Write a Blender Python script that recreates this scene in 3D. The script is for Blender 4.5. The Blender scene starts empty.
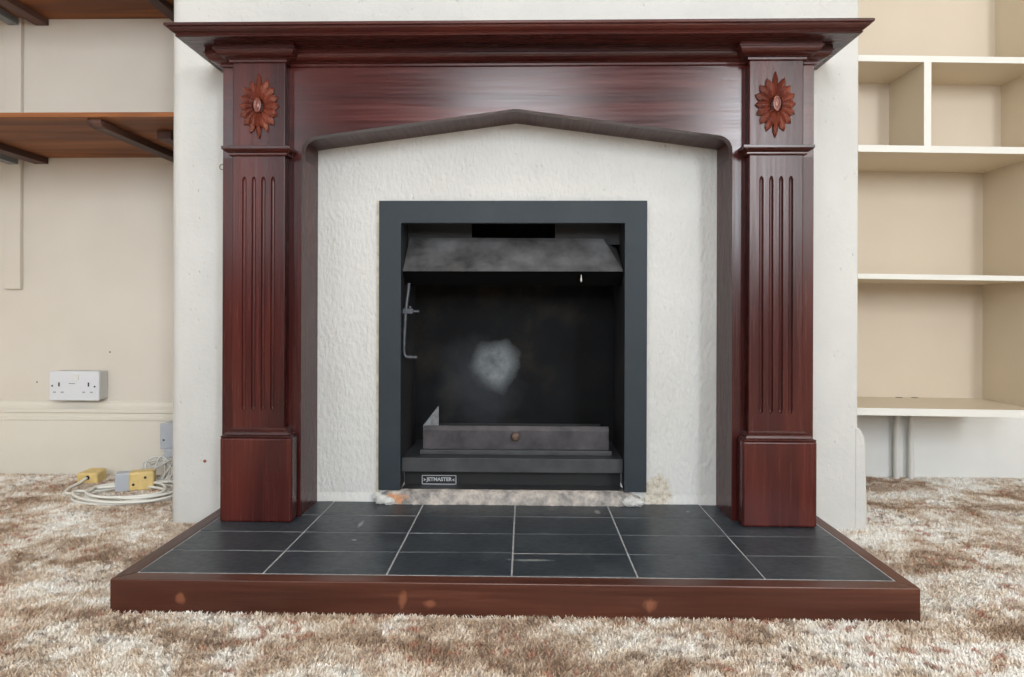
import bpy, bmesh, math, random
import numpy as np
from mathutils import Vector, Matrix

random.seed(4)
rng = np.random.default_rng(7)
PI = math.pi
C = bpy.context.scene.collection

# ------------------------------------------------------------------ helpers
def link(o):
    C.objects.link(o); return o

def base_loc(bm):
    xs = [v.co.x for v in bm.verts]; ys = [v.co.y for v in bm.verts]; zs = [v.co.z for v in bm.verts]
    return Vector(((min(xs)+max(xs))/2, (min(ys)+max(ys))/2, min(zs)))

def root_of(o):
    while o.parent: o = o.parent
    return o

def obj(name, bm, m, parent=None, smooth=False, bevel=0, seg=2, angle=35):
    """link a bmesh built in world coordinates as one mesh object"""
    if parent is not None: off = root_of(parent).location.copy()
    else: off = base_loc(bm)
    for v in bm.verts: v.co -= off
    bmesh.ops.recalc_face_normals(bm, faces=bm.faces[:])
    me = bpy.data.meshes.new(name); bm.to_mesh(me); bm.free()
    me.materials.append(m)
    if smooth:
        for p in me.polygons: p.use_smooth = True
    o = link(bpy.data.objects.new(name, me))
    if parent is None: o.location = off
    else: o.parent = parent
    if bevel:
        b = o.modifiers.new('bevel', 'BEVEL'); b.width = bevel; b.segments = seg
        b.limit_method = 'ANGLE'; b.angle_limit = math.radians(angle); b.use_clamp_overlap = True
    return o

def tag(o, label, cat, group=None, kind=None):
    o['label'] = label; o['category'] = cat
    if group: o['group'] = group
    if kind: o['kind'] = kind
    return o

def struct(o, label=None, cat=None):
    o['kind'] = 'structure'
    if label: o['label'] = label; o['category'] = cat
    return o

def thing(name, loc, label, cat, group=None):
    o = link(bpy.data.objects.new(name, None)); o.location = loc; o.empty_display_size = .05
    return tag(o, label, cat, group)

def box(bm, x0, x1, y0, y1, z0, z1, M=None):
    vs = [bm.verts.new((x, y, z)) for x in (x0, x1) for y in (y0, y1) for z in (z0, z1)]
    if M is not None:
        for v in vs: v.co = M @ v.co
    for f in ((0,1,3,2), (4,6,7,5), (0,4,5,1), (2,3,7,6), (0,2,6,4), (1,5,7,3)):
        bm.faces.new([vs[i] for i in f])
    return vs

def B(*a, **k):
    bm = bmesh.new(); box(bm, *a, **k); return bm

def hexa(bm, pts):
    """eight corners: bottom ring of four then top ring of four"""
    vs = [bm.verts.new(p) for p in pts]
    for f in ((0,3,2,1), (4,5,6,7), (0,1,5,4), (1,2,6,5), (2,3,7,6), (3,0,4,7)):
        bm.faces.new([vs[i] for i in f])

def prism(bm, poly, axis, a, b):
    """extrude a polygon. axis 'y': poly in (x,z); 'z': poly in (x,y); 'x': poly in (y,z)"""
    def P(p, t):
        return {'y': (p[0], t, p[1]), 'z': (p[0], p[1], t), 'x': (t, p[0], p[1])}[axis]
    A = [bm.verts.new(P(p, a)) for p in poly]; Bv = [bm.verts.new(P(p, b)) for p in poly]
    fs = [bm.faces.new(A), bm.faces.new(Bv[::-1])]
    bm.normal_update()
    n = len(poly)
    for i in range(n):
        bm.faces.new((A[i], A[(i+1) % n], Bv[(i+1) % n], Bv[i]))
    bmesh.ops.triangulate(bm, faces=fs)

def sweep(bm, path, profile):
    """sweep a closed (offset, z) profile along an open xy path with mitred corners; offsets go to the path's right"""
    n = len(path); nor = []
    for i in range(n-1):
        d = Vector((path[i+1][0]-path[i][0], path[i+1][1]-path[i][1])).normalized()
        nor.append(Vector((d.y, -d.x)))
    rings = []
    for i in range(n):
        if i == 0: m = nor[0]
        elif i == n-1: m = nor[-1]
        else: m = (nor[i-1]+nor[i])/(1+nor[i-1].dot(nor[i]))
        rings.append([bm.verts.new((path[i][0]+m.x*o, path[i][1]+m.y*o, z)) for o, z in profile])
    k = len(profile)
    for i in range(n-1):
        for j in range(k):
            bm.faces.new((rings[i][j], rings[i][(j+1) % k], rings[i+1][(j+1) % k], rings[i+1][j]))
    caps = [bm.faces.new(rings[0]), bm.faces.new(rings[-1][::-1])]
    bm.normal_update()
    bmesh.ops.triangulate(bm, faces=caps)
    return rings

def tube(bm, pts, r, n=8, cap=True):
    pts = [Vector(p) for p in pts]; rings = []
    prev = None
    for i, p in enumerate(pts):
        t = (pts[min(i+1, len(pts)-1)]-pts[max(i-1, 0)]).normalized()
        if prev is None:
            a = Vector((0, 0, 1)) if abs(t.z) < .9 else Vector((1, 0, 0))
            u = t.cross(a).normalized()
        else:
            u = (prev - t*prev.dot(t)).normalized()
        prev = u; w = t.cross(u)
        rr = r[i] if isinstance(r, (list, tuple)) else r
        rings.append([bm.verts.new(p+(u*math.cos(2*PI*k/n)+w*math.sin(2*PI*k/n))*rr) for k in range(n)])
    for i in range(len(pts)-1):
        for k in range(n):
            bm.faces.new((rings[i][k], rings[i][(k+1) % n], rings[i+1][(k+1) % n], rings[i+1][k]))
    if cap:
        bm.faces.new(rings[0][::-1]); bm.faces.new(rings[-1])

def smooth_pts(ctrl, per=8, closed=False):
    P = [Vector(p) for p in ctrl]; out = []; n = len(P)
    segs = n if closed else n-1
    for i in range(segs):
        if closed: a, b, c, d = P[(i-1) % n], P[i], P[(i+1) % n], P[(i+2) % n]
        else: a, b, c, d = P[max(i-1, 0)], P[i], P[i+1], P[min(i+2, n-1)]
        for k in range(per):
            t = k/per
            out.append(.5*((2*b)+(c-a)*t+(2*a-5*b+4*c-d)*t*t+(3*b-a-3*c+d)*t**3))
    if not closed: out.append(P[-1])
    return out

def lathe(bm, prof, M, n=20):
    """prof: (radius, height) along local z, placed by matrix M"""
    rings = [[bm.verts.new(M @ Vector((r*math.cos(2*PI*k/n), r*math.sin(2*PI*k/n), h))) for k in range(n)] for r, h in prof]
    for a, b in zip(rings, rings[1:]):
        for k in range(n): bm.faces.new((a[k], a[(k+1) % n], b[(k+1) % n], b[k]))
    bm.faces.new(rings[0][::-1]); bm.faces.new(rings[-1])

# ------------------------------------------------------------------ materials
class NT:
    def __init__(s, name):
        s.m = bpy.data.materials.new(name); s.m.use_nodes = True
        s.t = s.m.node_tree; s.n = s.t.nodes; s.l = s.t.links
        s.p = s.n['Principled BSDF']
        s.tc = s.n.new('ShaderNodeTexCoord')
        s.geo = s.n.new('ShaderNodeNewGeometry')
        s.pos = s.geo.outputs['Position']
    def setp(s, **k):
        for a, v in k.items():
            s.p.inputs[a.replace('_', ' ')].default_value = v
    def mapped(s, scale, src=None, rot=(0, 0, 0), loc=(0, 0, 0)):
        mp = s.n.new('ShaderNodeMapping'); mp.inputs['Scale'].default_value = scale; mp.inputs['Rotation'].default_value = rot; mp.inputs['Location'].default_value = loc
        s.l.new(src or s.pos, mp.inputs['Vector']); return mp.outputs['Vector']
    def noise(s, vec, scale, detail=3, rough=.5, dist=0):
        a = s.n.new('ShaderNodeTexNoise'); s.l.new(vec, a.inputs['Vector'])
        a.inputs['Scale'].default_value = scale; a.inputs['Detail'].default_value = detail
        a.inputs['Roughness'].default_value = rough; a.inputs['Distortion'].default_value = dist
        return a.outputs['Fac']
    def voronoi(s, vec, scale, feature='F1'):
        a = s.n.new('ShaderNodeTexVoronoi'); a.feature = feature; s.l.new(vec, a.inputs['Vector'])
        a.inputs['Scale'].default_value = scale
        return a.outputs['Distance']
    def ramp(s, fac, stops, interp='LINEAR'):
        r = s.n.new('ShaderNodeValToRGB'); r.color_ramp.interpolation = interp
        e = r.color_ramp.elements
        while len(e) < len(stops): e.new(.5)
        for el, (p, c) in zip(e, stops):
            el.position = p; el.color = (*c, 1) if isinstance(c, tuple) else (c, c, c, 1)
        s.l.new(fac, r.inputs['Fac']); return r.outputs['Color']
    def mix(s, fac, a, b, mode='MIX'):
        x = s.n.new('ShaderNodeMix'); x.data_type = 'RGBA'; x.blend_type = mode
        for sock, v in ((x.inputs[0], fac), (x.inputs[6], a), (x.inputs[7], b)):
            if isinstance(v, (int, float)): sock.default_value = v
            elif isinstance(v, tuple): sock.default_value = (*v, 1)
            else: s.l.new(v, sock)
        return x.outputs[2]
    def math(s, op, a, b=None, c=None):
        x = s.n.new('ShaderNodeMath'); x.operation = op
        for i, v in enumerate((a, b, c)):
            if v is None: continue
            if isinstance(v, (int, float)): x.inputs[i].default_value = v
            else: s.l.new(v, x.inputs[i])
        return x.outputs[0]
    def color(s, c): s.l.new(c, s.p.inputs['Base Color'])
    def rough(s, c): s.l.new(c, s.p.inputs['Roughness'])
    def bump(s, h, strength=.3, dist=.002):
        b = s.n.new('ShaderNodeBump'); b.inputs['Strength'].default_value = strength
        b.inputs['Distance'].default_value = dist
        s.l.new(h, b.inputs['Height']); s.l.new(b.outputs['Normal'], s.p.inputs['Normal'])
    def blob(s, c, r, warp=.02, wscale=20):
        """1 inside an irregular spot at c with radii r"""
        v = s.n.new('ShaderNodeVectorMath'); v.operation = 'SUBTRACT'
        s.l.new(s.pos, v.inputs[0]); v.inputs[1].default_value = c
        d = s.n.new('ShaderNodeVectorMath'); d.operation = 'DIVIDE'
        s.l.new(v.outputs[0], d.inputs[0]); d.inputs[1].default_value = r
        ln = s.n.new('ShaderNodeVectorMath'); ln.operation = 'LENGTH'; s.l.new(d.outputs[0], ln.inputs[0])
        nz = s.noise(s.pos, wscale, 3, .6)
        return s.math('ADD', ln.outputs['Value'], s.math('MULTIPLY', s.math('SUBTRACT', nz, .5), warp))

def plain(name, col, rough=.5, metal=0, spec=.5, noise=0, nscale=30, bump=0):
    t = NT(name); t.setp(Roughness=rough, Metallic=metal)
    t.p.inputs['Specular IOR Level'].default_value = spec
    if noise:
        f = t.noise(t.pos, nscale, 4, .6)
        t.color(t.ramp(f, [(.3, tuple(c*(1-noise) for c in col)), (.7, tuple(min(1, c*(1+noise)) for c in col))]))
        if bump: t.bump(f, bump, .001)
    else: t.setp(Base_Color=(*col, 1))
    return t.m

def wood(name, dark, mid, light, axis, rough=.3, coat=.10, gs=1.0, bump=.08, spec=.38, worn=()):
    """axis: grain direction 0,1,2"""
    t = NT(name)
    sc = [9*gs]*3; sc[axis] = .9*gs
    sf = [160*gs]*3; sf[axis] = 5*gs
    broad = t.noise(t.mapped(sc, rot=(.02, .03, .025), loc=(3.37, 1.71, 2.13)), 1.6, 4, .55, .6)
    fine = t.noise(t.mapped(sf, rot=(.02, .03, .025), loc=(3.37, 1.71, 2.13)), 1.0, 3, .6)
    f = t.math('ADD', t.math('MULTIPLY', broad, .75), t.math('MULTIPLY', fine, .25))
    col = t.ramp(f, [(.34, dark), (.5, mid), (.66, light)])
    for c_, r_ in worn:
        col = t.mix(t.ramp(t.blob(c_, r_, 1.4, 60), [(.4, .6), (1.0, 0.0)]), col, (.30, .115, .062))
    t.color(col)
    t.rough(t.ramp(fine, [(.3, rough*.85), (.7, rough*1.25)]))
    t.setp(Coat_Weight=coat, Coat_Roughness=.2)
    t.p.inputs['Specular IOR Level'].default_value = spec
    t.bump(fine, bump, .0006)
    return t.m

MAH_D, MAH_M, MAH_L = (.028, .0056, .0053), (.052, .0092, .0078), (.090, .0168, .0122)
mah_v = wood('mahogany_vertical', MAH_D, MAH_M, MAH_L, 2, rough=.24, coat=.03, spec=.26)
mah_h = wood('mahogany_horizontal', MAH_D, MAH_M, MAH_L, 0, rough=.21, coat=.08, bump=.16, spec=.40)
mah_m = wood('mahogany_moulding', (.024, .0055, .005), (.046, .009, .0075), (.078, .0155, .011), 0, rough=.26)
mah_l = wood('mahogany_lining', (.040, .011, .009), (.048, .0135, .011), (.058, .0165, .013), 1, rough=.35, coat=.05, bump=.02)
mah_carved = wood('mahogany_carved', (.075, .015, .010), (.145, .032, .019), (.23, .060, .034), 2, rough=.2, coat=.4, gs=2, spec=.5)
hearth_wood = wood('hearth_edging_wood', (.044, .0135, .008), (.079, .0245, .0145), (.132, .046, .026), 0, rough=.38, coat=.12,
                   worn=(((-.193, -.423, .023), (.008, .03, .016)), ((-.148, -.423, .018), (.012, .03, .009)), ((.198, -.423, .019), (.012, .03, .014)), ((-.55, -.423, .022), (.009, .03, .011))))
hearth_wood_y = wood('hearth_edging_wood_side', (.044, .0135, .008), (.079, .0245, .0145), (.132, .046, .026), 1, rough=.38, coat=.12)
shelf_wood = wood('stained_shelf_wood', (.10, .034, .013), (.19, .066, .023), (.32, .12, .04), 0, rough=.55, coat=.0, spec=.25)
batten_wood = wood('dark_batten_wood', (.04, .017, .013), (.075, .034, .025), (.13, .064, .047), 1, rough=.55, coat=0)

# textured white painted plaster of the chimney breast
def plaster():
    t = NT('white_textured_plaster')
    n1 = t.noise(t.pos, 55, 4, .6)
    v = t.voronoi(t.mapped((1, 1, .55)), 75)
    pits = t.ramp(v, [(.0, 0.0), (.22, 1.0)])
    gate = t.ramp(t.noise(t.pos, 38, 1), [(.52, 0.0), (.62, 1.0)])
    pit = t.mix(gate, (1, 1, 1), pits)
    # denser stipple inside the surround's opening
    big = t.noise(t.mapped((1, 1, .5)), 120, 2, .5)
    sx = t.n.new('ShaderNodeSeparateXYZ'); t.l.new(t.pos, sx.inputs[0])
    inx = t.math('LESS_THAN', t.math('ABSOLUTE', t.math('ADD', sx.outputs[0], .0205)), .46)
    inz = t.math('LESS_THAN', sx.outputs[2], .93)
    inset = t.math('MULTIPLY', inx, inz)
    h = t.math('ADD', t.math('MULTIPLY', n1, .5), t.math('MULTIPLY', pit, .6))
    h = t.math('ADD', h, t.math('MULTIPLY', t.math('MULTIPLY', big, inset), 1.3))
    t.bump(h, .62, .0045)
    base = t.ramp(t.noise(t.pos, 5, 3, .6), [(.3, (.535, .535, .52)), (.7, (.585, .585, .57))])
    base = t.mix(t.ramp(pits, [(0, .7), (.5, 0.0)]), base, (.44, .43, .40))
    # bare, broken plaster low on the right of the fire
    st = t.ramp(t.blob((.297, 0, .075), (.036, .05, .045), 1.0, 45), [(.75, 1.0), (1.0, 0.0)])
    col = t.mix(st, base, t.ramp(t.noise(t.pos, 90, 3, .7), [(.35, (.36, .31, .24)), (.55, (.56, .52, .45))]))
    t.color(col); t.setp(Roughness=.6)
    return t.m
M_plaster = plaster()

def wallpaint(name, a, b, rough=.55):
    t = NT(name)
    t.color(t.ramp(t.noise(t.pos, 2.5, 3, .5), [(.35, a), (.65, b)])); t.setp(Roughness=rough)
    t.bump(t.noise(t.pos, 140, 3, .6), .08, .001)
    return t.m
M_cream = wallpaint('cream_wall_paint', (.61, .56, .49), (.66, .615, .55))
M_skirt = wallpaint('cream_gloss_paint', (.66, .625, .55), (.69, .66, .585), .35)
M_grey = wallpaint('pale_grey_wall_paint', (.70, .71, .70), (.74, .75, .74))
M_beige = wallpaint('beige_cupboard_paint', (.62, .535, .405), (.655, .57, .44), .45)
M_peach = wallpaint('peach_back_panel_paint', (.56, .475, .375), (.59, .51, .41), .45)
M_white = wallpaint('white_edge_paint', (.68, .68, .65), (.71, .71, .68), .4)
M_ceil = plain('ceiling_white', (.78, .77, .74), .7)

def slate():
    t = NT('dark_slate')
    c = t.noise(t.pos, 14, 5, .65)
    f = t.noise(t.mapped((1, 2, 1)), 60, 4, .7)
    col = t.ramp(c, [(.3, (.020, .026, .034)), (.55, (.034, .043, .053)), (.8, (.060, .071, .082))])
    dust = t.ramp(t.noise(t.pos, 26, 6, .75), [(.62, 0.0), (.80, .30)])
    col = t.mix(dust, col, (.16, .18, .18))
    for c_, r_ in (((-.330, -.149, .051), (.005, .024, .02)), ((-.320, -.239, .051), (.006, .005, .02)), ((.156, -.058, .051), (.007, .018, .02)), ((.010, -.326, .051), (.045, .005, .02)), ((.3515, -.052, .051), (.004, .005, .02))):
        col = t.mix(t.ramp(t.blob(c_, r_, 1.2, 90), [(.5, .75), (1.0, 0.0)]), col, (.30, .32, .32))
    t.color(col); t.rough(t.ramp(f, [(.3, .30), (.7, .5)])); t.bump(t.math('ADD', c, t.math('MULTIPLY', f, .4)), .12, .003)
    return t.m
M_slate = slate()
M_grout = plain('pale_grout', (.42, .43, .44), .8, noise=.3, nscale=80)

def metal_black(name, a, b, rough=.45, sc=20, metal=.2):
    t = NT(name)
    f = t.noise(t.pos, sc, 5, .65)
    t.color(t.ramp(f, [(.3, a), (.7, b)])); t.setp(Metallic=metal)
    t.rough(t.ramp(f, [(.3, rough*.85), (.7, rough*1.2)]))
    return t.m
M_frame = metal_black('blue_grey_painted_steel', (.021, .029, .036), (.028, .037, .046), .5, 12, 0)
M_frame.node_tree.nodes['Principled BSDF'].inputs['Specular IOR Level'].default_value = .25
M_hood = metal_black('sooty_hood_steel', (.045, .044, .045), (.17, .17, .178), .42, 13, .2)
M_soot = metal_black('soot_black_steel', (.003, .0034, .004), (.010, .010, .011), .6, 9, 0)
M_lining = metal_black('scorched_lining_steel', (.014, .015, .018), (.050, .050, .057), .5, 7, 0)
M_void = plain('flue_black', (.0015, .0015, .0015), .9, spec=.1)
M_base = metal_black('dull_grey_steel', (.030, .032, .036), (.060, .062, .068), .45, 22, .3)
M_pan = metal_black('worn_ash_pan_steel', (.022, .022, .027), (.085, .077, .086), .42, 16, .3)
M_cheek = metal_black('bare_steel', (.25, .27, .30), (.60, .63, .67), .4, 60, .4)
M_rod = metal_black('grey_steel_rod', (.05, .055, .065), (.09, .095, .11), .4, 40, .5)
M_knob = plain('rusty_knob', (.105, .066, .047), .6, noise=.4, nscale=120)
M_silver = plain('nameplate_silver', (.55, .56, .58), .35, .3)
M_plate = plain('nameplate_black', (.012, .012, .014), .4)

def back_panel_soot():
    t = NT('sooty_back_panel')
    f = t.noise(t.pos, 8, 5, .65)
    col = t.ramp(f, [(.3, (.002, .0022, .0028)), (.52, (.005, .0055, .0065)), (.7, (.020, .016, .012))])
    # pale patch where the soot has come off the fireback
    m = t.ramp(t.blob((-.078, .22, .338), (.056, .2, .076), 1.5, 10), [(.45, 1.0), (1.0, 0.0)])
    pc = t.ramp(t.noise(t.pos, 40, 4, .6), [(.3, (.09, .105, .112)), (.7, (.20, .215, .225))])
    col = t.mix(m, col, pc)
    m2 = t.ramp(t.blob((-.12, .22, .285), (.13, .2, .13), 1.2, 9), [(.3, .55), (1.0, 0.0)])
    col = t.mix(t.math('MULTIPLY', m2, t.math('SUBTRACT', 1.0, m)), col, (.045, .050, .058))
    t.color(col); t.setp(Roughness=.8); t.p.inputs['Specular IOR Level'].default_value = .2
    return t.m
M_back = back_panel_soot()

def mortar_mat():
    t = NT('crumbling_mortar')
    f = t.noise(t.pos, 30, 5, .7)
    col = t.ramp(f, [(.3, (.11, .10, .10)), (.46, (.30, .28, .265)), (.68, (.58, .52, .47))])
    m = t.ramp(t.blob((-.283, -.012, .064), (.026, .06, .012), 2.2, 55), [(.6, 1.0), (1.0, 0.0)])
    t.color(t.mix(m, col, (.52, .27, .15))); t.setp(Roughness=.9); t.bump(f, .6, .006)
    return t.m
M_mortar = mortar_mat()

M_socket = plain('white_socket_plastic', (.66, .68, .72), .3)
M_boxside = plain('socket_back_box', (.50, .49, .47), .4)
M_gplastic = plain('grey_plastic', (.42, .45, .50), .4)
M_yellow = plain('yellow_rubber', (.66, .49, .20), .5, noise=.12, nscale=60)
M_cable = plain('off_white_cable', (.74, .73, .68), .45)
M_thin = plain('grey_thin_cable', (.60, .59, .56), .5)
M_black = plain('dark_hole', (.012, .012, .013), .6)
M_slot = plain('grey_shutter', (.36, .37, .40), .5)
M_brass = plain('dull_brass', (.20, .16, .11), .4, .8)
M_red = plain('red_wall_plug', (.25, .07, .05), .5)
M_arm = plain('grey_painted_steel', (.22, .24, .25), .45, .1)
M_paintdrip = plain('white_paint_drip', (.62, .58, .52), .5)

# ------------------------------------------------------------------ shaggy carpet material
CLOC = (1.37, 3.71, 1.2)
def carpet():
    t = NT('shaggy_mottled_carpet')
    flat = t.mapped((1, 1, 0))
    skew = t.mapped((.75, 1.35, 0), loc=CLOC)
    big = t.noise(skew, 4.2, 3, .5, 1.0)
    mid = t.noise(flat, 17, 4, .62, .8)
    fine = t.noise(t.mapped((1, 1, .3)), 230, 2, .6)
    f = t.math('ADD', t.math('MULTIPLY', big, .5), t.math('MULTIPLY', mid, .5))
    f = t.math('ADD', f, t.math('MULTIPLY', t.math('SUBTRACT', fine, .5), .12))
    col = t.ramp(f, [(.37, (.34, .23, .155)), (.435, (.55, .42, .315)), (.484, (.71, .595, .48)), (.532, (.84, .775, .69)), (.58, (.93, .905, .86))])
    # rusty pink flecks in loose clusters
    cl = t.ramp(t.noise(flat, 6.5, 2, .5), [(.46, 0.0), (.56, 1.0)])
    fl = t.ramp(t.noise(flat, 50, 2, .5), [(.56, 0.0), (.63, 1.0)])
    col = t.mix(t.math('MULTIPLY', t.math('MULTIPLY', cl, fl), .8), col, (.46, .215, .145))
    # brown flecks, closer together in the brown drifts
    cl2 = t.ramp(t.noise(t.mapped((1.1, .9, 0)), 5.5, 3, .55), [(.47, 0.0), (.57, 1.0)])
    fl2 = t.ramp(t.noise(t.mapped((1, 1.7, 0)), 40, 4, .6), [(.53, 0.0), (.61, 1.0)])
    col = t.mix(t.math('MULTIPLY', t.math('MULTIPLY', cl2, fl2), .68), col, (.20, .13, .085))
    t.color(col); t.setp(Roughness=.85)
    t.p.inputs['Specular IOR Level'].default_value = .15
    t.p.inputs['Sheen Weight'].default_value = .15
    return t.m
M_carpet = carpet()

# ------------------------------------------------------------------ measures (metres; chimney breast face is y = 0, carpet top z = 0)
FZ = -.0045                       # backing of the carpet under the pile
XL, XR, YR, ZC = -2.90, 2.20, -4.3, 2.7
CX = -.0205                      # centre line of the fireplace
YBL, YBR = .43, .455             # backs of the left and right alcoves
BL, BR = -.8085, .739             # edges of the chimney breast
HT = .051                        # hearth top

# ------------------------------------------------------------------ the setting
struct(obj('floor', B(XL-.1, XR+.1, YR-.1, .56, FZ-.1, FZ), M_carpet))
struct(obj('ceiling', B(XL-.1, XR+.1, YR-.1, .56, ZC, ZC+.1), M_ceil))
struct(obj('wall_left', B(XL-.1, XL, YR, .53, FZ, ZC), M_cream))
struct(obj('wall_right', B(XR, XR+.1, YR, .555, FZ, ZC), M_beige))
struct(obj('wall_back_left', B(XL, BL, YBL, YBL+.1, FZ, ZC), M_cream))
struct(obj('wall_back_right', B(BR, XR, YBR, YBR+.1, FZ, ZC), M_grey))

def breast():
    bm = bmesh.new()
    hx0, hx1, hz0, hz1 = -.290, .236, .072, .712           # opening for the fire
    R = .026
    # plan outline from the left alcove round the front to the right alcove
    left = [(BL, YBL)] + [(BL+R-R*math.cos(a), R-R*math.sin(a)) for a in np.linspace(0, PI/2, 6)]
    right = [(BR-.004, 0), (BR-.001, .001), (BR, .004), (BR, YBR)]
    zs = [FZ, hz0, hz1, ZC]
    cols = [[bm.verts.new((x, y, z)) for z in zs] for x, y in left + [(hx0, 0), (hx1, 0)] + right]
    hi = len(left)
    for i in range(len(cols)-1):
        for j in range(3):
            if i == hi and j == 1: continue
            bm.faces.new((cols[i][j], cols[i+1][j], cols[i+1][j+1], cols[i][j+1]))
    # reveal of the opening
    a, b = cols[hi], cols[hi+1]
    q = [a[1], b[1], b[2], a[2]]
    bk = [bm.verts.new((v.co.x, .06, v.co.z)) for v in q]
    for i in range(4): bm.faces.new((q[i], q[(i+1) % 4], bk[(i+1) % 4], bk[i]))
    o = obj('wall_chimney_breast', bm, M_plaster)
    for p in o.data.polygons:
        if len(p.vertices) == 4 and p.area < .05: p.use_smooth = True
    return struct(o)
breast()

# swollen strip of plaster low on the breast's right corner
bm = bmesh.new()
pr = [(FZ, .020), (.03, .0225), (.08, .0205), (.14, .0195), (.18, .019), (.200, .0165), (.212, .012), (.219, .0075), (.225, .001)]
rings = []
for z, w in pr:
    rings.append([bm.verts.new(p) for p in ((BR-.006, -.0012, z), (BR+w*.75, -.0012, z), (BR+w, .002, z), (BR+w, .03, z), (BR-.002, .04, z))])
for a, b in zip(rings, rings[1:]):
    for k in range(5): bm.faces.new((a[k], a[(k+1) % 5], b[(k+1) % 5], b[k]))
bm.faces.new(rings[0]); bm.faces.new(rings[-1])
struct(obj('trim_1', bm, M_plaster, bevel=.002))

# left alcove baseboard: flat board with a stepped moulding along the top
bm = bmesh.new()
prof = [(0, FZ), (.020, FZ), (.020, .157), (.0235, .159), (.0235, .165), (.018, .169), (.018, .178), (.0225, .181), (.0225, .190),
        (.017, .194), (.012, .200), (.010, .2075), (.006, .2123), (0, .2123)]
sweep(bm, [(XL, YBL), (BL, YBL)], prof)
struct(obj('baseboard_left', bm, M_skirt))

# rear wall behind the camera with three windows, the left one added for light
WZ0, WZ1 = .9, 2.5
wins = [(-2.75, -2.0), (-.56, .44), (1.62, 2.15)]
bm = bmesh.new()
edges = [XL] + [e for w in wins for e in w] + [XR]
for k in range(0, len(edges), 2): box(bm, edges[k], edges[k+1], YR-.1, YR, FZ, ZC)
for a, b in wins:
    box(bm, a, b, YR-.1, YR, FZ, WZ0); box(bm, a, b, YR-.1, YR, WZ1, ZC)
struct(obj('wall_rear', bm, wallpaint('darkened_rear_wall', (.16, .12, .10), (.20, .155, .125))))  # unseen wall, given a dark tone to keep reflections in the wood deep
for i, (a, b) in enumerate(wins):
    bm = bmesh.new()
    for q in ((a, a+.045, WZ0, WZ1), (b-.045, b, WZ0, WZ1), (a, b, WZ0, WZ0+.05), (a, b, WZ1-.05, WZ1), (a, b, 1.78, 1.82)):
        box(bm, q[0], q[1], YR-.07, YR-.03, q[2], q[3])
    struct(obj('window_%d' % (i+1), bm, M_white))

# ------------------------------------------------------------------ carpet pile
def pile():
    N = 620000
    pts = []
    def ok(x, y):
        inb = (x > BL-.004) & (x < BR+.022) & (y > -.004)
        hearth = (x > -.665) & (x < .6215) & (y > -.4245)
        return ~inb & ~hearth
    xs = rng.uniform(XL+.02, XR-.004, N*2); ys = rng.uniform(-.78, .452, N*2)
    k = ok(xs, ys) & ~((x_ := xs) < BL) | (ok(xs, ys) & (ys < .406))
    k &= ok(xs, ys) & ((np.abs(xs-.0) < 1.80))
    # only what stands inside the camera's view or just beyond it
    d = ys+1.435
    k &= (np.abs(xs+.02*d) < d*.86+.06)
    xs, ys = xs[k][:N], ys[k][:N]; n = len(xs)
    h = rng.uniform(.0050, .0088, n); a = rng.uniform(0, 2*PI, n); w = rng.uniform(.0007, .0015, n)
    # tufts lie over in slowly changing directions
    flow = np.sin(xs*9+ys*5)*1.3+np.sin(xs*4-ys*11)*1.1+rng.normal(0, 1.6, n)
    ln = rng.uniform(.002, .007, n)
    dx, dy = np.cos(flow)*ln, np.sin(flow)*ln
    cx_, sx_ = np.cos(a)*w, np.sin(a)*w
    V = np.empty((n, 5, 3))
    V[:, 0] = np.stack([xs-cx_, ys-sx_, np.full(n, FZ)], 1); V[:, 1] = np.stack([xs+cx_, ys+sx_, np.full(n, FZ)], 1)
    mx, my, mz = xs+dx*.35, ys+dy*.35, FZ+h*.65
    V[:, 2] = np.stack([mx+cx_*.9, my+sx_*.9, mz], 1); V[:, 3] = np.stack([mx-cx_*.9, my-sx_*.9, mz], 1)
    V[:, 4] = np.stack([xs+dx, ys+dy, FZ+h], 1)
    me = bpy.data.meshes.new('carpet_pile')
    me.vertices.add(n*5); me.vertices.foreach_set('co', V.reshape(-1))
    base = np.arange(n)*5
    quad = np.stack([base, base+1, base+2, base+3], 1); tri = np.stack([base+3, base+2, base+4], 1)
    loops = np.concatenate([quad.reshape(-1), tri.reshape(-1)]).astype(np.int32)
    me.loops.add(len(loops)); me.loops.foreach_set('vertex_index', loops)
    st = np.concatenate([np.arange(n)*4, n*4+np.arange(n)*3]).astype(np.int32)
    me.polygons.add(n*2); me.polygons.foreach_set('loop_start', st)
    me.polygons.foreach_set('loop_total', np.concatenate([np.full(n, 4), np.full(n, 3)]).astype(np.int32))
    me.update(calc_edges=True); me.validate()
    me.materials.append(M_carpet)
    o = link(bpy.data.objects.new('carpet_pile', me))
    tag(o, 'shaggy mottled white, beige and brown carpet pile covering the floor', 'carpet', kind='stuff')
pile()

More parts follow.
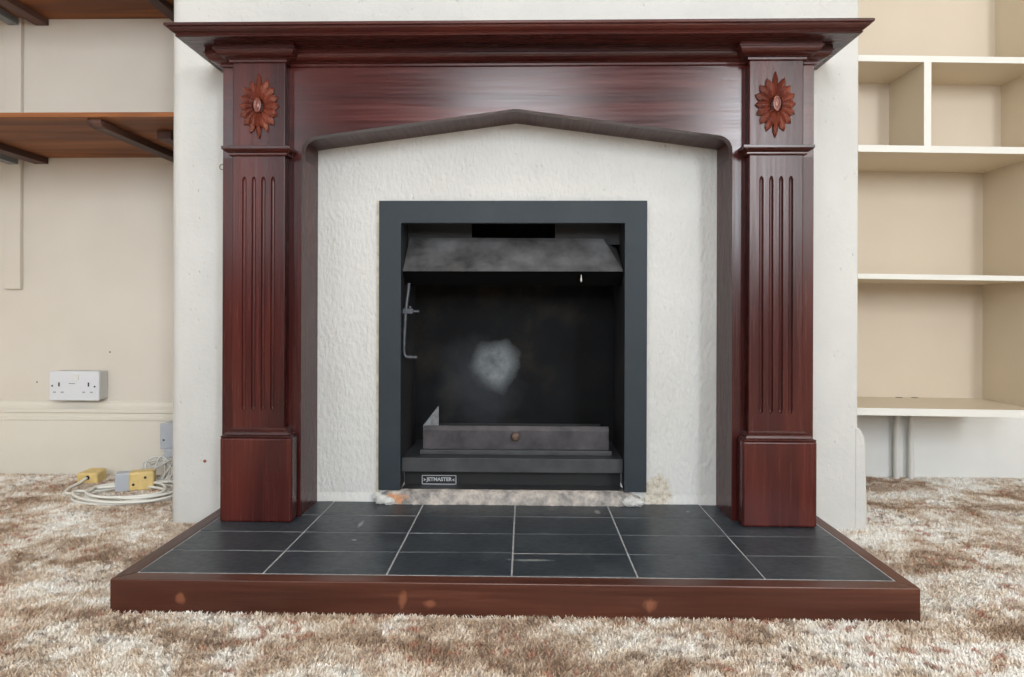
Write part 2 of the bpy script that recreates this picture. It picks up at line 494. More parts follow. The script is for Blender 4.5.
# ------------------------------------------------------------------ hearth
hearth = thing('hearth', (CX, -.21, FZ), 'low hearth of dark slate tiles with pale grout and a brown wooden edging', 'hearth')
hx0, hx1, hy = -.6635, .619, -.423
tx0, tx1, ty = -.6365, .5965, -.3955
bm = bmesh.new(); prism(bm, [(hx0, hy), (hx1, hy), (tx1, ty), (tx0, ty)], 'z', FZ, HT)
obj('front_edging', bm, hearth_wood, hearth, bevel=.0015)
for a, b in ((hx0, tx0), (hx1, tx1)):
    bm = bmesh.new(); prism(bm, [(a, hy), (b, ty), (b, -.001), (a, -.001)], 'z', FZ, HT)
    obj('side_edging', bm, hearth_wood_y, hearth, bevel=.0015)
obj('grout', B(tx0, tx1, ty, -.0005, FZ, HT-.0008), M_grout, hearth)
cols = [tx0+.0015, -.4288, -.2252, -.0205, .1840, .3895, tx1-.0015]
rows = [ty+.0015, -.2955, -.1975, -.0935, -.0005]
bm = bmesh.new(); g = .0014
for i in range(6):
    for j in range(4):
        vs = box(bm, cols[i]+g, cols[i+1]-g, rows[j]+g, rows[j+1]-g*(j < 3), HT-.006, HT+.0002)
        tilt = random.uniform(-.0006, .0006); tl2 = random.uniform(-.0004, .0004)
        for v in vs:
            if v.co.z > HT-.003: v.co.z += tilt*(v.co.x-(cols[i]+cols[i+1])/2)/.1+tl2*(v.co.y-(rows[j]+rows[j+1])/2)/.05
obj('slate_tiles', bm, M_slate, hearth, bevel=.0006, seg=1)

# ------------------------------------------------------------------ fireplace surround
sur = thing('fireplace_surround', (CX, -.07, HT), 'dark red mahogany fireplace surround with fluted pilasters and an arched opening', 'fireplace surround')
YB, YP = -.107, -.132
OW, IW = .613, .447            # half widths of the back board and its opening
ZA, ZK = .9018, .842           # apex and shoulder of the arch
SB = 1.0185                    # underside of the shelf

# header board with the flat pointed arch
bm = bmesh.new(); sl = (ZA-ZK)/IW; r = .030
arch = []
for k in range(9):
    t = k/8
    p0, p1, p2 = (-IW, ZK-r), (-IW, ZK), (-IW+r, ZK+r*sl)
    arch.append(((1-t)**2*p0[0]+2*t*(1-t)*p1[0]+t*t*p2[0], (1-t)**2*p0[1]+2*t*(1-t)*p1[1]+t*t*p2[1]))
arch.append((0, ZA))
arch += [(-x, z) for x, z in arch[:9][::-1]]
poly = [(-OW, .800), (-IW, .800)] + arch + [(IW, .800), (OW, .800), (OW, SB), (-OW, SB)]
prism(bm, [(CX+x, z) for x, z in poly], 'y', YB, YB+.022)
hd = obj('header_board', bm, mah_h, sur)
bm = bmesh.new()
poly = [(-OW, .800), (-IW, .800), (-IW, ZK), (0, ZA), (IW, ZK), (IW, .800), (OW, .800), (OW, SB), (-OW, SB)]
prism(bm, [(CX+x, z) for x, z in poly], 'y', YB+.022, -.001)
obj('opening_lining', bm, mah_l, sur)
for s in (-1, 1):
    a, b = sorted((CX+s*OW, CX+s*IW))
    obj('leg_board', B(a, b, YB, -.001, HT+.0004, .800), mah_v, sur)

# bed moulding under the shelf, breaking forward over both pilasters
P = .527; HB = .0545
path = [(-OW, -.001), (-OW, YB), (-P-HB, YB), (-P-HB, YP), (-P+HB, YP), (-P+HB, YB),
        (P-HB, YB), (P-HB, YP), (P+HB, YP), (P+HB, YB), (OW, YB), (OW, -.001)]
prof = [(-.004, .9895), (.0035, .9895), (.0045, .9905), (.0045, .9945), (.0075, .9955), (.0085, .9965), (.0140, .9972), (.0185, .9990), (.0225, 1.0020), (.0250, 1.0055), (.0258, 1.0085),
        (.0258, 1.0092), (.0285, 1.0096), (.0285, 1.0118), (.0262, 1.0124), (.0262, SB), (-.004, SB)]
bm = bmesh.new(); sweep(bm, [(CX+x, y) for x, y in path], prof)
obj('bed_moulding', bm, mah_m, sur)

# mantel shelf with a moulded edge on three sides
bm = bmesh.new()
hw, yf = .6645, -.1905
prof = [(0, SB), (.0025, SB+.0006), (.0035, SB+.002), (.0025, SB+.0035), (.0015, SB+.004), (.0035, SB+.006), (.008, SB+.0085), (.012, SB+.0120),
        (.0135, SB+.0145), (.0135, SB+.0155), (.0170, SB+.0158), (.0178, SB+.017), (.0178, SB+.0205), (.0165, SB+.022)]
hold = [(CX-hw, -.001), (CX-hw, yf), (CX+hw, yf), (CX+hw, -.001)]
n = len(hold); rings = []
nor = [Vector((-1, 0)), Vector((0, -1)), Vector((1, 0))]
ms = [nor[0], nor[0]+nor[1], nor[1]+nor[2], nor[2]]
for p, m in zip(hold, ms):
    rings.append([bm.verts.new((p[0]+m.x*o, p[1]+m.y*o, z)) for o, z in prof])
for i in range(3):
    for j in range(len(prof)-1):
        bm.faces.new((rings[i][j], rings[i+1][j], rings[i+1][j+1], rings[i][j+1]))
bm.faces.new([r_[0] for r_ in rings]); bm.faces.new([r_[-1] for r_ in rings])
bm.faces.new(rings[0]); bm.faces.new(rings[-1])
obj('mantel_shelf', bm, mah_m, sur)

def capsule(bm, x, y, z0, z1, r, n=16):
    prof = [(max(r*math.sin(a), 1e-4), z0+r*2.2-r*2.2*math.cos(a)) for a in np.linspace(0.06, PI/2, 6)]
    prof += [(max(r*math.sin(a), 1e-4), z1-r*2.2+r*2.2*-math.cos(a)) for a in np.linspace(PI/2, PI-.06, 6)]
    lathe(bm, prof, Matrix.Translation((x, y, 0)), n)

def rosette(cx, cz, y0, parent):
    bm = bmesh.new(); ea, eb = .0445, .0640
    def petal(th, r0, r1, wid, y_in, y_mid, y_out):
        c, s = math.cos(th), math.sin(th)
        n = 7; L, Rr, Mi = [], [], []
        # direction along the ellipse radius and its perpendicular
        A = Vector((ea*c*r0, eb*s*r0)); Bq = Vector((ea*c*r1, eb*s*r1)); d = (Bq-A); pe = Vector((-d.y, d.x)).normalized()
        for i in range(n):
            t = i/(n-1); w = wid*(.45+.55*min(1, t/.6))*(1 if t < .62 else max(.06, 1-((t-.62)/.38)**2.2))
            yy = y_in+(y_mid-y_in)*min(1, t*2.2) if t < .45 else y_mid+(y_out-y_mid)*((t-.45)/.55)**1.6
            p = A+d*t
            Mi.append(bm.verts.new((cx+p.x, y0-yy, cz+p.y)))
            q = p+pe*w; L.append(bm.verts.new((cx+q.x, y0-yy*.55+.0008, cz+q.y)))
            q = p-pe*w; Rr.append(bm.verts.new((cx+q.x, y0-yy*.55+.0008, cz+q.y)))
        for i in range(n-1):
            bm.faces.new((L[i], Mi[i], Mi[i+1], L[i+1])); bm.faces.new((Mi[i], Rr[i], Rr[i+1], Mi[i+1]))
            # flanks down to the block
        def wall(E):
            F = [bm.verts.new((v.co.x, y0+.0005, v.co.z)) for v in E]
            for i in range(n-1): bm.faces.new((E[i], E[i+1], F[i+1], F[i]))
        wall(L); wall(Rr)
    N = 16
    for k in range(N):
        th = PI/2+2*PI*k/N
        # even visual spacing round the oval
        th = math.atan2(math.sin(th)*ea**.35, math.cos(th)*eb**.35)
        tip = 1.04 if k % (N//2) == 0 else random.uniform(.89, .95)
        petal(th, .30, tip, (.0052 if tip > 1 else .0064)*(.85+.4*abs(math.cos(th))), .006, .0100+(.003 if tip > 1 else 0), .0055)
    for k in range(N):
        th = PI/2+2*PI*(k+.5)/N
        th = math.atan2(math.sin(th)*ea**.35, math.cos(th)*eb**.35)
        petal(th, .24, .70, .0042, .009, .0130, .0085)
    ro = obj('rosette', bm, mah_carved, parent, smooth=False)
    # oval centre boss with a raised rim
    bm = bmesh.new()
    M = Matrix.Translation((cx, y0, cz)) @ Matrix.Rotation(PI/2, 4, 'X') @ Matrix.Diagonal((.0068, .0140, 1, 1))
    lathe(bm, [(1.12, 0), (1.12, .0105), (1.0, .0125), (.88, .0105), (.76, .0085), (.62, .0105), (.35, .0115), (.08, .0118)], M, 24)
    for p in bm.faces: p.smooth = True
    return ro, bm

dg = None
for s in (-1, 1):
    px = CX+s*P
    # fluted shaft
    bm = B(px-HB, px+HB, YP, YB+.002, .236, .9905)
    es = [e for e in bm.edges if abs(e.verts[0].co.y-YP) < 1e-5 and abs(e.verts[1].co.y-YP) < 1e-5 and abs(e.verts[0].co.x-e.verts[1].co.x) < 1e-5]
    bmesh.ops.bevel(bm, geom=es, offset=.0018, segments=2, affect='EDGES', profile=.5)
    bmesh.ops.recalc_face_normals(bm, faces=bm.faces[:])
    pil = obj('pilaster', bm, mah_v, sur)
    bc = bmesh.new(); off = root_of(pil).location
    for k in range(4):
        capsule(bc, px+(k-1.5)*.0197-off.x, YP+.0006-off.y, .2760-off.z, .7565-off.z, .0046)
    bmesh.ops.recalc_face_normals(bc, faces=bc.faces[:])
    mc = bpy.data.meshes.new('cutter'); bc.to_mesh(mc); bc.free()
    oc = link(bpy.data.objects.new('cutter', mc)); oc.location = off
    md = pil.modifiers.new('flutes', 'BOOLEAN'); md.object = oc; md.operation = 'DIFFERENCE'; md.solver = 'EXACT'
    bpy.context.view_layer.update()
    dg = bpy.context.evaluated_depsgraph_get()
    nm = bpy.data.meshes.new_from_object(pil.evaluated_get(dg))
    pil.modifiers.clear(); pil.data = nm; nm.name = 'pilaster'
    bpy.data.objects.remove(oc); bpy.data.meshes.remove(mc)
    # plinth block, its cap and the neck moulding
    pq = px+(.0015 if s < 0 else .0035)
    bm = B(pq-.0738, pq+.0738, -.147, YB+.001, HT, .2235)
    obj('plinth', bm, mah_v, pil, bevel=.005, seg=4)
    upath = [(pq-HB, YB), (pq-HB, YP), (pq+HB, YP), (pq+HB, YB)]
    bm = bmesh.new()
    sweep(bm, upath, [(-.003, .223), (.0155, .223), (.0165, .2245), (.0165, .2265), (.0135, .2275), (.0115, .2285), (.0100, .2325), (.0080, .2350),
                      (.0045, .2360), (.0015, .2385), (.0005, .2405), (-.003, .2405)])
    obj('plinth_cap', bm, mah_m, pil)
    upath = [(px-HB, YB), (px-HB, YP), (px+HB, YP), (px+HB, YB)]
    bm = bmesh.new()
    sweep(bm, upath, [(-.003, .7985), (.0045, .7985), (.006, .8005), (.006, .803), (.0105, .8055), (.0150, .809), (.0160, .8105), (.0160, .8155), (.014, .8165), (-.003, .8165)])
    obj('neck_moulding', bm, mah_m, pil)
    ro, bmc = rosette(px+(.001 if s < 0 else -.003), .900, YP+.0003, pil)
    ro['label'] = 'carved oval flower with a raised centre'
    # boss is part of the carving
    me = ro.data; bj = bmesh.new(); bj.from_mesh(me)
    for v in bmc.verts: v.co -= off
    tmp = bpy.data.meshes.new('t'); bmc.to_mesh(tmp); bmc.free(); bj.from_mesh(tmp); bpy.data.meshes.remove(tmp)
    bmesh.ops.recalc_face_normals(bj, faces=bj.faces[:]); bj.to_mesh(me); bj.free()

# small screw eye on the left edge of the surround
bm = bmesh.new()
cen = Vector((-.6500, -.075, .789))
tube(bm, [(-.632, -.075, .789), (-.6442, -.075, .789)], .0012, 8)
tube(bm, [cen+Vector((math.cos(a)*.0058, 0, math.sin(a)*.0058)) for a in np.linspace(0, PI*1.85, 22)], .0011, 8)
obj('screw_eye', bm, M_brass, sur, smooth=True)

# ------------------------------------------------------------------ fire insert
ins = thing('fireplace_insert', (-.028, .05, .0815), 'blue-grey steel framed open fire insert set in the white chimney breast', 'fireplace')
ins_x0, ins_x1 = -.2785, .2235
bm = bmesh.new()
fo = (-.326, .270, .0815, .727); fi = (-.2767, .2205, .677)
prism(bm, [(fo[0], fo[2]), (fi[0], fo[2]), (fi[0], fi[2]), (fi[1], fi[2]), (fi[1], fo[2]), (fo[1], fo[2]), (fo[1], fo[3]), (fo[0], fo[3])], 'y', -.014, -.0006)
obj('frame', bm, M_frame, ins, bevel=.001)
bm = bmesh.new()
for x0, x1, z0, z1 in ((-.3335, -.3262, .073, .729),): box(bm, x0, x1, -.004, -.0006, z0, z1)
obj('sealing_strip', bm, plain('old_sealant', (.50, .46, .38), .7, noise=.25, nscale=60), ins)
# lining
for x, q in ((-.2785, -.0065), (.2225, .0065)):
    bm = bmesh.new()
    e = .004 if x > 0 else -.004
    hexa(bm, [(x, -.0005, .082), (x+e, -.0005, .082), (x+e+q, .2195, .082), (x+q, .2195, .082), (x, -.0005, .6995), (x+e, -.0005, .6995), (x+e+q, .2195, .6995), (x+q, .2195, .6995)])
    obj('side_lining', bm, M_lining, ins)
obj('fireback', B(-.289, .233, .220, .226, .082, .706), M_back, ins)
obj('top_plate', B(-.289, .233, -.0005, .226, .700, .706), M_soot, ins)
# sloping smoke hood with a folded lip
bm = bmesh.new()
lo_l, lo_r, hi_l, hi_r = (-.2780, .018, .572), (.2215, .018, .572), (-.2745, .085, .656), (.1830, .085, .654)
t_ = .003
hexa(bm, [lo_l, lo_r, (lo_r[0], .021, .572), (lo_l[0], .021, .572), hi_l, hi_r, (hi_r[0], .088, .654), (hi_l[0], .088, .656)])
for x, hx in ((lo_l[0], hi_l[0]), (lo_r[0], hi_r[0])):       # cheeks folded back from the slope
    a, b, c = Vector((x, .020, .572)), Vector((hx, .087, .655)), Vector((x, .135, .640))
    nn = (b-a).cross(c-a).normalized()*.0015
    vs = [bm.verts.new(p+q) for q in (nn, -nn) for p in (a, b, c)]
    bm.faces.new(vs[:3]); bm.faces.new(vs[3:][::-1])
    for i in range(3): bm.faces.new((vs[i], vs[(i+1) % 3], vs[3+(i+1) % 3], vs[3+i]))
hd_o = obj('smoke_hood', bm, M_hood, ins)
bm = bmesh.new()
hexa(bm, [(-.278, .046, .541), (.2215, .046, .541), (.2215, .049, .541), (-.278, .049, .541), (-.278, .018, .5705), (.2215, .018, .5705), (.2215, .021, .5735), (-.278, .021, .5735)])
obj('hood_lip', bm, M_void, hd_o)
obj('throat_plate', B(-.280, -.1275, .088, .092, .640, .6995), M_soot, ins)
obj('throat_plate', B(.0711, .224, .088, .092, .640, .6995), M_soot, ins)
obj('flue_throat', B(-.15, .095, .125, .13, .62, .699), M_void, ins)
# white drip hanging off the lip
bm = bmesh.new()
lathe(bm, [(.0003, .000), (.0022, .003), (.0020, .006), (.0011, .011), (.0005, .017)], Matrix.Translation((.127, .0165, .5475)), 10)
obj('paint_drip', bm, M_paintdrip, ins, smooth=True)
# damper lever on the left wall
lev = [(-.2660, .025, .545), (-.2668, .025, .530), (-.2715, .022, .487), (-.2745, .020, .430), (-.2755, .020, .392), (-.2735, .020, .381), (-.2690, .020, .3765), (-.2600, .020, .3755), (-.2455, .020, .3755)]
bm = bmesh.new(); tube(bm, smooth_pts(lev, 6), .0042, 10)
lv = obj('damper_lever', bm, M_rod, ins, smooth=True)
bm = B(-.2790, -.2555, .017, .034, .4745, .4865)
lathe(bm, [(.0045, 0), (.0045, .006)], Matrix.Translation((-.263, .025, .4865)), 10)
lathe(bm, [(.0038, 0), (.0038, .016)], Matrix.Translation((-.258, .025, .480)) @ Matrix.Rotation(PI/2, 4, 'Y'), 10)
obj('lever_clamp', bm, M_rod, lv, bevel=.001)
# grate base and the plate under it
bm = B(-.2785, .2215, .012, .016, .1165, .148); box(bm, -.2785, .2215, .016, .2195, .1445, .148)
obj('base_plate', bm, M_base, ins, bevel=.0008)
bm = B(-.2785, .2215, .048, .052, .0770, .1445)
obj('air_inlet_plate', bm, M_soot, ins)
obj('floor_plate', B(-.2785, .2215, -.008, .048, .0765, .0790), M_base, ins)
npl = obj('nameplate', B(-.2380, -.1580, .0455, .0479, .0792, .1006), M_plate, ins)
bm = bmesh.new()
nx0, nx1, nz0, nz1 = -.2380, -.1580, .0792, .1006; e = .0016
for q in ((nx0, nx1, nz0, nz0+e), (nx0, nx1, nz1-e, nz1), (nx0, nx0+e, nz0, nz1), (nx1-e, nx1, nz0, nz1)):
    box(bm, q[0], q[1], .0448, .0456, q[2], q[3])
zm = (nz0+nz1)/2
for sgn, xx in ((1, nx0+.0035), (-1, nx1-.0035)):            # pointed flashes at both ends of the word
    prism(bm, [(xx, zm+.0035), (xx+sgn*.0065, zm), (xx, zm-.0035), (xx+sgn*.002, zm)][::sgn], 'y', .0448, .0456)
obj('nameplate_border', bm, M_silver, npl)
cu = bpy.data.curves.new('lettering', 'FONT'); cu.body = 'JETMASTER'; cu.size = .0125; cu.align_x = 'CENTER'; cu.align_y = 'CENTER'
cu.extrude = .0004; cu.offset = .00035
to = link(bpy.data.objects.new('lettering_text', cu)); bpy.context.view_layer.update()
lm = bpy.data.meshes.new_from_object(to.evaluated_get(bpy.context.evaluated_depsgraph_get()))
bpy.data.objects.remove(to)
xs = [v.co.x for v in lm.vertices]; sc = .060/(max(xs)-min(xs)); mid = (max(xs)+min(xs))/2
yy = [v.co.y for v in lm.vertices]; ym = (max(yy)+min(yy))/2; sy = .0115/(max(yy)-min(yy))
bm = bmesh.new(); bm.from_mesh(lm); bpy.data.meshes.remove(lm)
for v in bm.verts:
    x, y, z = v.co; v.co = ((nx0+nx1)/2+(x-mid)*sc, .0452-z, zm+(y-ym)*sy)
obj('lettering', bm, M_silver, npl)

# crumbly mortar along the foot of the insert
bm = bmesh.new()
nx, ny = 90, 6; grid = []
for i in range(nx+1):
    x = -.331+(.258+.331)*i/nx; row = []
    for j in range(ny+1):
        t = j/ny
        e_ = math.sin(i*.9)*.2+math.sin(i*2.7+j)*.25+random.uniform(-.5, .5)
        y = [-.017, -.0165, -.0155, -.014, -.010, -.005, -.001][j]+e_*.002
        z = [HT, .060, .068, .0745, .078, .0805, .0812][j]+e_*(.0022 if 0 < j < 5 else 0)
        edge = min(1, i/5, (nx-i)/5); z = HT+(z-HT)*(.55+.45*edge)
        row.append(bm.verts.new((x, y, z)))
    row.append(bm.verts.new((x, -.001, HT))); grid.append(row)
for a, b in zip(grid, grid[1:]):
    for j in range(len(a)): bm.faces.new((a[j], b[j], b[(j+1) % len(a)], a[(j+1) % len(a)]))
bm.faces.new(grid[0]); bm.faces.new(grid[-1][::-1])
struct(obj('trim_2', bm, M_mortar))
# white lump of broken plaster left of it
bm = bmesh.new()
for (x, y, z, r_) in ((-.317, -.016, .062, .011), (-.302, -.018, .058, .010), (-.330, -.006, .066, .009), (.232, -.018, .062, .012), (.250, -.014, .060, .010)):
    M = Matrix.Translation((x, y, z)) @ Matrix.Diagonal((1.5, .8, .9, 1))
    bmesh.ops.create_icosphere(bm, subdivisions=2, radius=r_, matrix=M)
for v in bm.verts: v.co += Vector((random.uniform(-1, 1), random.uniform(-1, 1), random.uniform(-1, 1)))*.0014
struct(obj('trim_3', bm, M_plaster))

# ------------------------------------------------------------------ ash pan front resting in the fire
pan = thing('ash_pan', (-.021, .11, .148), 'worn grey steel ash pan front with a round knob inside the fire insert', 'ash pan')
bm = bmesh.new()
prism(bm, [(.062, .1575), (.062, .2015), (.0685, .2115), (.0705, .2115), (.0655, .2015), (.0655, .1575)], 'x', -.2385, .1965)
obj('front_plate', bm, M_pan, pan, bevel=.0006)
obj('lower_bar', B(-.2432, .2020, .046, .061, .1482, .1588), M_base, pan, bevel=.001)
bm = bmesh.new()
lathe(bm, [(.004, 0), (.0045, .006), (.0095, .008), (.0105, .0115), (.0095, .0155), (.006, .018), (.001, .0185)], Matrix.Translation((-.0212, .062, .190)) @ Matrix.Rotation(PI/2, 4, 'X'), 20)
obj('knob', bm, M_knob, pan, smooth=True)
bm = bmesh.new()
a, b, c, d = Vector((-.2385, .068, .206)), Vector((-.2090, .112, .200)), Vector((-.2092, .112, .2500)), Vector((-.2375, .068, .2125))
nn = (b-a).cross(c-a).normalized()*.0011
vs = [bm.verts.new(p+q) for q in (nn, -nn) for p in (a, b, c, d)]
bm.faces.new(vs[:4]); bm.faces.new(vs[4:][::-1])
for i in range(4): bm.faces.new((vs[i], vs[(i+1) % 4], vs[4+(i+1) % 4], vs[4+i]))
obj('side_cheek', bm, M_cheek, pan)['label'] = 'bright bare steel corner of the pan'
bm = B(-.2360, .1940, .064, .195, .1482, .1500); box(bm, -.2360, .1940, .193, .195, .150, .195); box(bm, .1920, .1940, .0655, .195, .150, .195)
obj('tray', bm, M_soot, pan)

# ------------------------------------------------------------------ left alcove: two stained shelves
def wooden_shelf(z, label, cleat):
    th = .0112
    t = thing('wooden_shelf', (-1.28, .23, z), label, 'shelf', 'stained shelves in the left alcove')
    obj('board', B(-1.80, BL-.001, .033, YBL-.0005, z, z+th), shelf_wood, t, bevel=.001)
    for x0, x1, y0 in ((-1.0285, -.9960, .046), (-1.450, -1.410, .046)):
        bm = bmesh.new()
        prism(bm, [(y0, z-.009), (y0, z), (YBL-.001, z), (YBL-.001, z-.0185), (y0+.020, z-.0185), (y0+.006, z-.0155)], 'x', x0, x1)
        obj('batten', bm, batten_wood, t, bevel=.001)
    if cleat:
        obj('cleat', B(-.920, -.886, .145, .30, z-.0215, z), batten_wood, t, bevel=.001)
    return t
wooden_shelf(.9298, 'brown stained wooden shelf on dark battens, lower one in the left alcove', True)
wooden_shelf(1.3392, 'brown stained wooden shelf at the top edge of the left alcove', False)

up = tag(obj('wall_upright', B(-1.5332, -1.4851, .4175, YBL-.0005, .5416, 2.1), M_cream, bevel=.001),
         'cream painted upright batten on the left alcove wall behind the shelves', 'wall batten')
for z in (.9298, 1.3392):
    bm = bmesh.new()
    prism(bm, [(.10, z-.006), (.10, z-.0008), (.4174, z-.0008), (.4174, z-.022), (.36, z-.020)], 'x', -1.520, -1.492)
    obj('bracket_arm', bm, M_arm, up)

# ------------------------------------------------------------------ left alcove: sockets and cables
def disc_y(bm, x, y, z, r, t=.0006, n=14):
    lathe(bm, [(r, 0), (r, t)], Matrix.Translation((x, y, z)) @ Matrix.Rotation(PI/2, 4, 'X'), n)

so = thing('double_socket', (-1.296, .41, .2185), 'white double wall socket above the skirting board in the left alcove', 'socket')
sx0, sx1, sz0, sz1, sy = -1.3735, -1.2287, .2185, .3035, .386
obj('back_box', B(sx0+.002, sx1-.0005, sy+.008, YBL-.0005, sz0+.002, sz1-.001), M_boxside, so, bevel=.002)
fp = obj('faceplate', B(sx0, sx1, sy, sy+.008, sz0, sz1), M_socket, so, bevel=.0025, seg=3)
W, Hh = sx1-sx0, sz1-sz0
U = lambda u: sx0+W*u
Vv = lambda v: sz1-Hh*v
obj('rocker_switch', B(U(.49), U(.595), sy-.003, sy+.001, Vv(.30), Vv(.10)), M_white, fp, bevel=.001)
bm = B(U(.40), U(.52), sy-.0006, sy+.001, Vv(.43), Vv(.415)); obj('switch_gap', bm, M_black, fp)
for u in (.20, .795):
    obj('earth_slot', B(U(u)-.002, U(u)+.002, sy-.0005, sy+.001, Vv(.52), Vv(.38)), M_black, fp)
    for du in (-.09, .065) if u < .5 else (-.095, .06):
        obj('pin_slot', B(U(u+du)-.004, U(u+du)+.004, sy-.0005, sy+.001, Vv(.74), Vv(.69)), M_slot, fp)
for u, v in ((.062, .50), (.92, .52)):
    bm = bmesh.new(); disc_y(bm, U(u), sy, Vv(v), .0026); obj('screw', bm, M_black, fp)

ss = thing('single_socket', (-.99, .38, .086), 'grey single wall socket half hidden behind the chimney breast edge', 'socket')
obj('back_box', B(-1.0320, -.9490, .367, .4095, .088, .158), M_gplastic, ss, bevel=.003)
fp2 = obj('faceplate', B(-1.0343, -.9480, .360, .3665, .086, .160), M_gplastic, ss, bevel=.002)
bm = bmesh.new(); disc_y(bm, -1.0235, .360, .112, .0028); obj('screw', bm, M_black, fp2)
bm = bmesh.new(); disc_y(bm, -.9590, .360, .112, .0028); obj('screw', bm, M_black, fp2)

pl = tag(obj('plug', B(-1.012, -.966, .338, .3595, .066, .092), M_gplastic, bevel=.005, seg=3), 'grey plug pushed into the half hidden single socket', 'plug')
# thin flex from that plug, wound into a loose bunch against the skirting
bm = bmesh.new()
pts = [(-.995, .340, .066), (-1.008, .335, .050)]
for k in range(110):
    a = k*2*PI/11+1.2
    q = k/110
    pts.append((-1.028+.032*math.cos(a)+.020*math.sin(k*.7)+.03*q, .335+.022*math.sin(a*.5+k*.3)-.02*q, .036+.030*math.sin(a)+.006*math.sin(k*1.3)))
pts += [(-.96, .33, .02), (-.93, .30, .0)]
tube(bm, smooth_pts(pts, 4), .0021, 6)
tag(obj('thin_flex', bm, M_thin, smooth=True), 'thin grey flex bunched in loops below the half hidden socket', 'cable')

ext = thing('extension_lead', (-1.05, .22, 0), 'white extension lead coiled on the carpet with a yellow plug at its end', 'extension lead')
bm = bmesh.new()
pts = [(-1.2095, .310, .016), (-1.215, .285, .008), (-1.215, .245, .004), (-1.190, .205, .004)]
loops = 6; per = 14
for k in range(loops*per):
    q = k/(loops*per); a = PI*1.02+2*PI*k/per
    rx = .150-.030*((k//per) % 3)*.7+.008*math.sin(k*1.1); ry = .098-.016*((k//per) % 3)+.006*math.sin(k*.8+1)
    pts.append((-1.022+(rx-.014)*math.cos(a)+.006*math.sin(k//per*2), .205+ry*math.sin(a)+.010*math.cos(k//per*1.7), .001+.0030*(k//per)+.0015*math.sin(k*.9)))
pts += [(-.95, .30, .012), (-.90, .32, .004)]
tube(bm, smooth_pts(pts, 4), .0036, 8)
obj('cable', bm, M_cable, ext, smooth=True)
bm = bmesh.new()
hexa(bm, [(-1.2425, .313, -.003), (-1.182, .313, -.003), (-1.190, .366, -.003), (-1.236, .366, -.003),
          (-1.2415, .313, .028), (-1.183, .313, .028), (-1.191, .366, .032), (-1.235, .366, .032)])
yp = obj('yellow_plug', bm, M_yellow, ext, bevel=.005, seg=3)
bm = bmesh.new(); disc_y(bm, -1.2095, .3133, .016, .006, .0008); obj('cable_hole', bm, M_black, yp)

con = thing('cable_connector', (-1.043, .26, 0), 'grey and yellow plug connector standing on the coiled cable', 'connector')
Mr = Matrix.Translation((-1.043, .262, 0)) @ Matrix.Rotation(math.radians(20), 4, 'Z')
obj('grey_half', B(-.046, -.010, -.016, .016, .000, .048, M=Mr), M_gplastic, con, bevel=.002)
yh = obj('yellow_half', B(-.014, .046, -.019, .019, -.001, .0495, M=Mr), M_yellow, con, bevel=.006, seg=3)
for u, v in ((-.002, .017), (.026, .034)):
    bm = bmesh.new()
    lathe(bm, [(.0035, 0), (.0035, .0006)], Mr @ Matrix.Translation((u, -.019, v)) @ Matrix.Rotation(PI/2, 4, 'X'), 12)
    obj('screw', bm, M_black, yh)

# little marks on the walls
def nail(name, x, y, z, r_, m, label, cat):
    bm = bmesh.new(); lathe(bm, [(r_, 0), (r_, .0012), (r_*.6, .0018)], Matrix.Translation((x, y, z)) @ Matrix.Rotation(PI/2, 4, 'X'), 12)
    tag(obj(name, bm, m), label, cat)
nail('wall_plug', -.7235, -.0005, .140, .0035, M_red, 'small red wall plug in the white chimney breast left of the surround', 'wall plug')
nail('nail_head', -1.2246, YBL+.0005, .3564, .0022, M_black, 'dark nail head in the cream alcove wall above and right of the double socket', 'nail')
nail('nail_head', -1.4432, YBL+.0005, .2667, .0020, M_black, 'dark nail head in the cream alcove wall left of the double socket', 'nail')

# ------------------------------------------------------------------ right alcove: fitted shelving and pipes
sh = thing('fitted_shelving', (1.01, .28, .225), 'beige fitted shelving with white shelf edges in the right alcove', 'shelving unit')
SF = .165; SX0, SX1 = BR+.001, 1.2825
UB, LB = .318, .385            # backs of the upper and lower compartments
def slab(ztop, th, slope, y1, parent, name, m, y0=SF, x0=SX0, x1=SX1):
    bm = bmesh.new()
    f = lambda x: ztop+slope*(x-.833)
    hexa(bm, [(x0, y0, f(x0)-th), (x1, y0, f(x1)-th), (x1, y1, f(x1)-th), (x0, y1, f(x0)-th), (x0, y0, f(x0)), (x1, y0, f(x1)), (x1, y1, f(x1)), (x0, y1, f(x0))])
    return obj(name, bm, m, parent)
spec = [(1.1172, .0148, -.0195, UB), (.8947, .0160, -.0165, LB), (.5764, .0120, -.0130, LB), (.2442, .0173, -.0085, LB)]
for zt, th, slp, y1 in spec:
    s_ = slab(zt, th, slp, y1, sh, 'shelf', M_beige, y0=SF+.002)
    slab(zt+.0003, th+.0006, slp, SF+.002, s_, 'edging', M_white)['label'] = 'white painted front edge'
dv = obj('divider', B(.9838, 1.0009, SF+.002, UB, .893, 1.1005), M_beige, sh)
obj('edging', B(.9836, 1.0011, SF+.0005, SF+.002, .8925, 1.0995), M_white, dv)['label'] = 'white painted front edge'
obj('back_panel', B(SX0, SX1, UB, UB+.008, .890, 2.2), M_peach, sh)
obj('back_panel', B(SX0, SX1, LB, LB+.008, .230, .889), M_peach, sh)
obj('side_panel', B(SX1, SX1+.016, SF+.002, LB+.008, .222, 2.2), M_beige, sh)
obj('side_lining', B(1.2655, SX1, SF+.03, UB, 1.1105, 2.2), M_beige, sh)
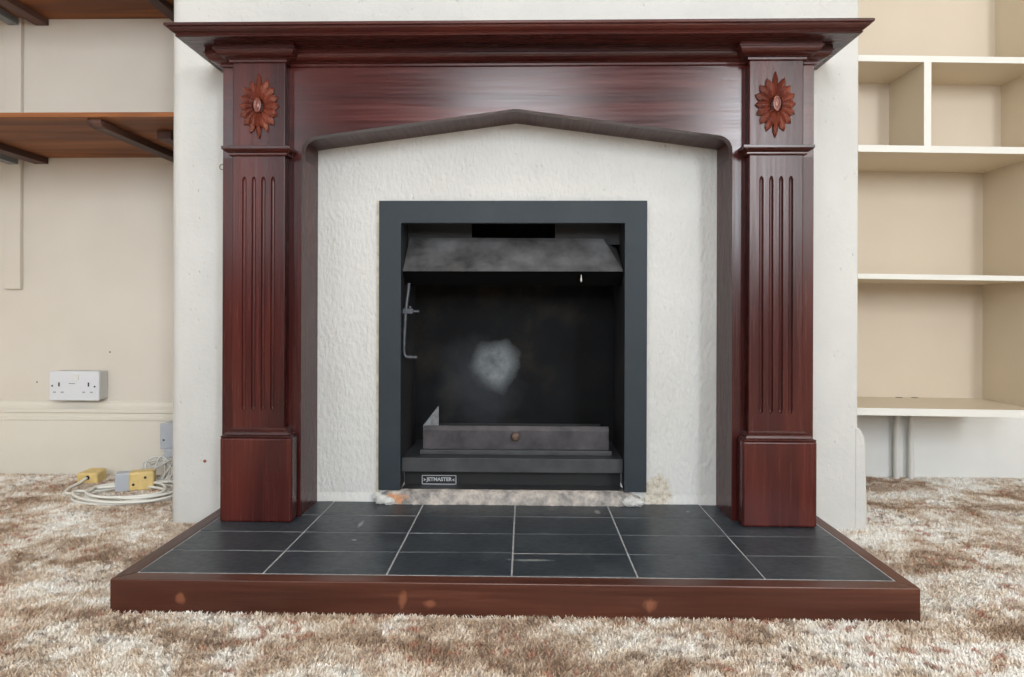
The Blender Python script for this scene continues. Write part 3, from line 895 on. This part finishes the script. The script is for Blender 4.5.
# two worn screw holes at the back of the bottom shelf
for x in (1.046, 1.089):
    bm = bmesh.new(); lathe(bm, [(.0075, 0), (.006, .0005)], Matrix.Translation((x, LB-.010, .2425)) @ Matrix.Diagonal((1.5, 1, 1, 1)), 14)
    obj('pipe_hole', bm, M_black, sh)

for x, lab in ((1.0735, 'white painted heating pipe under the fitted shelving, nearer the chimney breast'), (1.1150, 'white painted heating pipe under the fitted shelving, further from the chimney breast')):
    bm = bmesh.new(); lathe(bm, [(.0080, FZ), (.0080, .2255)], Matrix.Translation((x, YBR-.020, 0)), 18)
    tag(obj('heating_pipe', bm, M_white, smooth=False), lab, 'pipe', 'heating pipes')

# ------------------------------------------------------------------ light
def area(name, loc, rot, sx, sy_, power, col):
    L = bpy.data.lights.new(name, 'AREA'); L.shape = 'RECTANGLE'; L.size = sx; L.size_y = sy_; L.energy = power; L.color = col
    o = link(bpy.data.objects.new(name, L)); o.location = loc; o.rotation_euler = rot
    return o
DAY = (.89, .95, 1.0)
pw = (16, 66, 66)  # the first lights the added left window
for (a, b), p in zip(wins, pw):
    area('window_daylight', ((a+b)/2, YR+.02, (WZ0+WZ1)/2), (math.radians(90), 0, 0), b-a-.08, WZ1-WZ0-.1, p, DAY)
# unseen overhead fill, added to lift the room's light
area('ceiling_fill', (-.1, -1.7, ZC-.06), (0, 0, 0), .5, .5, 7, (1.0, .95, .89))

w = bpy.data.worlds.new('sky'); bpy.context.scene.world = w; w.use_nodes = True
bg = w.node_tree.nodes['Background']; bg.inputs['Color'].default_value = (.75, .85, 1, 1); bg.inputs['Strength'].default_value = 1.0

# ------------------------------------------------------------------ camera
F = 640.0; psi = math.atan(13/640)
cam = bpy.data.cameras.new('camera'); cam.sensor_fit = 'HORIZONTAL'; cam.sensor_width = 36; cam.lens = F/1024*36
cam.shift_y = -28.5/1024; cam.clip_start = .02
co = link(bpy.data.objects.new('camera', cam))
co.matrix_world = Matrix.Translation((0, -1.435, .484)) @ Matrix.Rotation(psi, 4, 'Z') @ Matrix.Rotation(PI/2, 4, 'X') @ Matrix.Rotation(.003, 4, 'Z')
bpy.context.scene.camera = co

vs_ = bpy.context.scene.view_settings
vs_.view_transform = 'Standard'; vs_.look = 'None'; vs_.gamma = 1.0; vs_.use_curve_mapping = False
vs_.exposure = 0.15
cy = bpy.context.scene.cycles
cy.use_denoising = True; cy.max_bounces = 10; cy.diffuse_bounces = 6
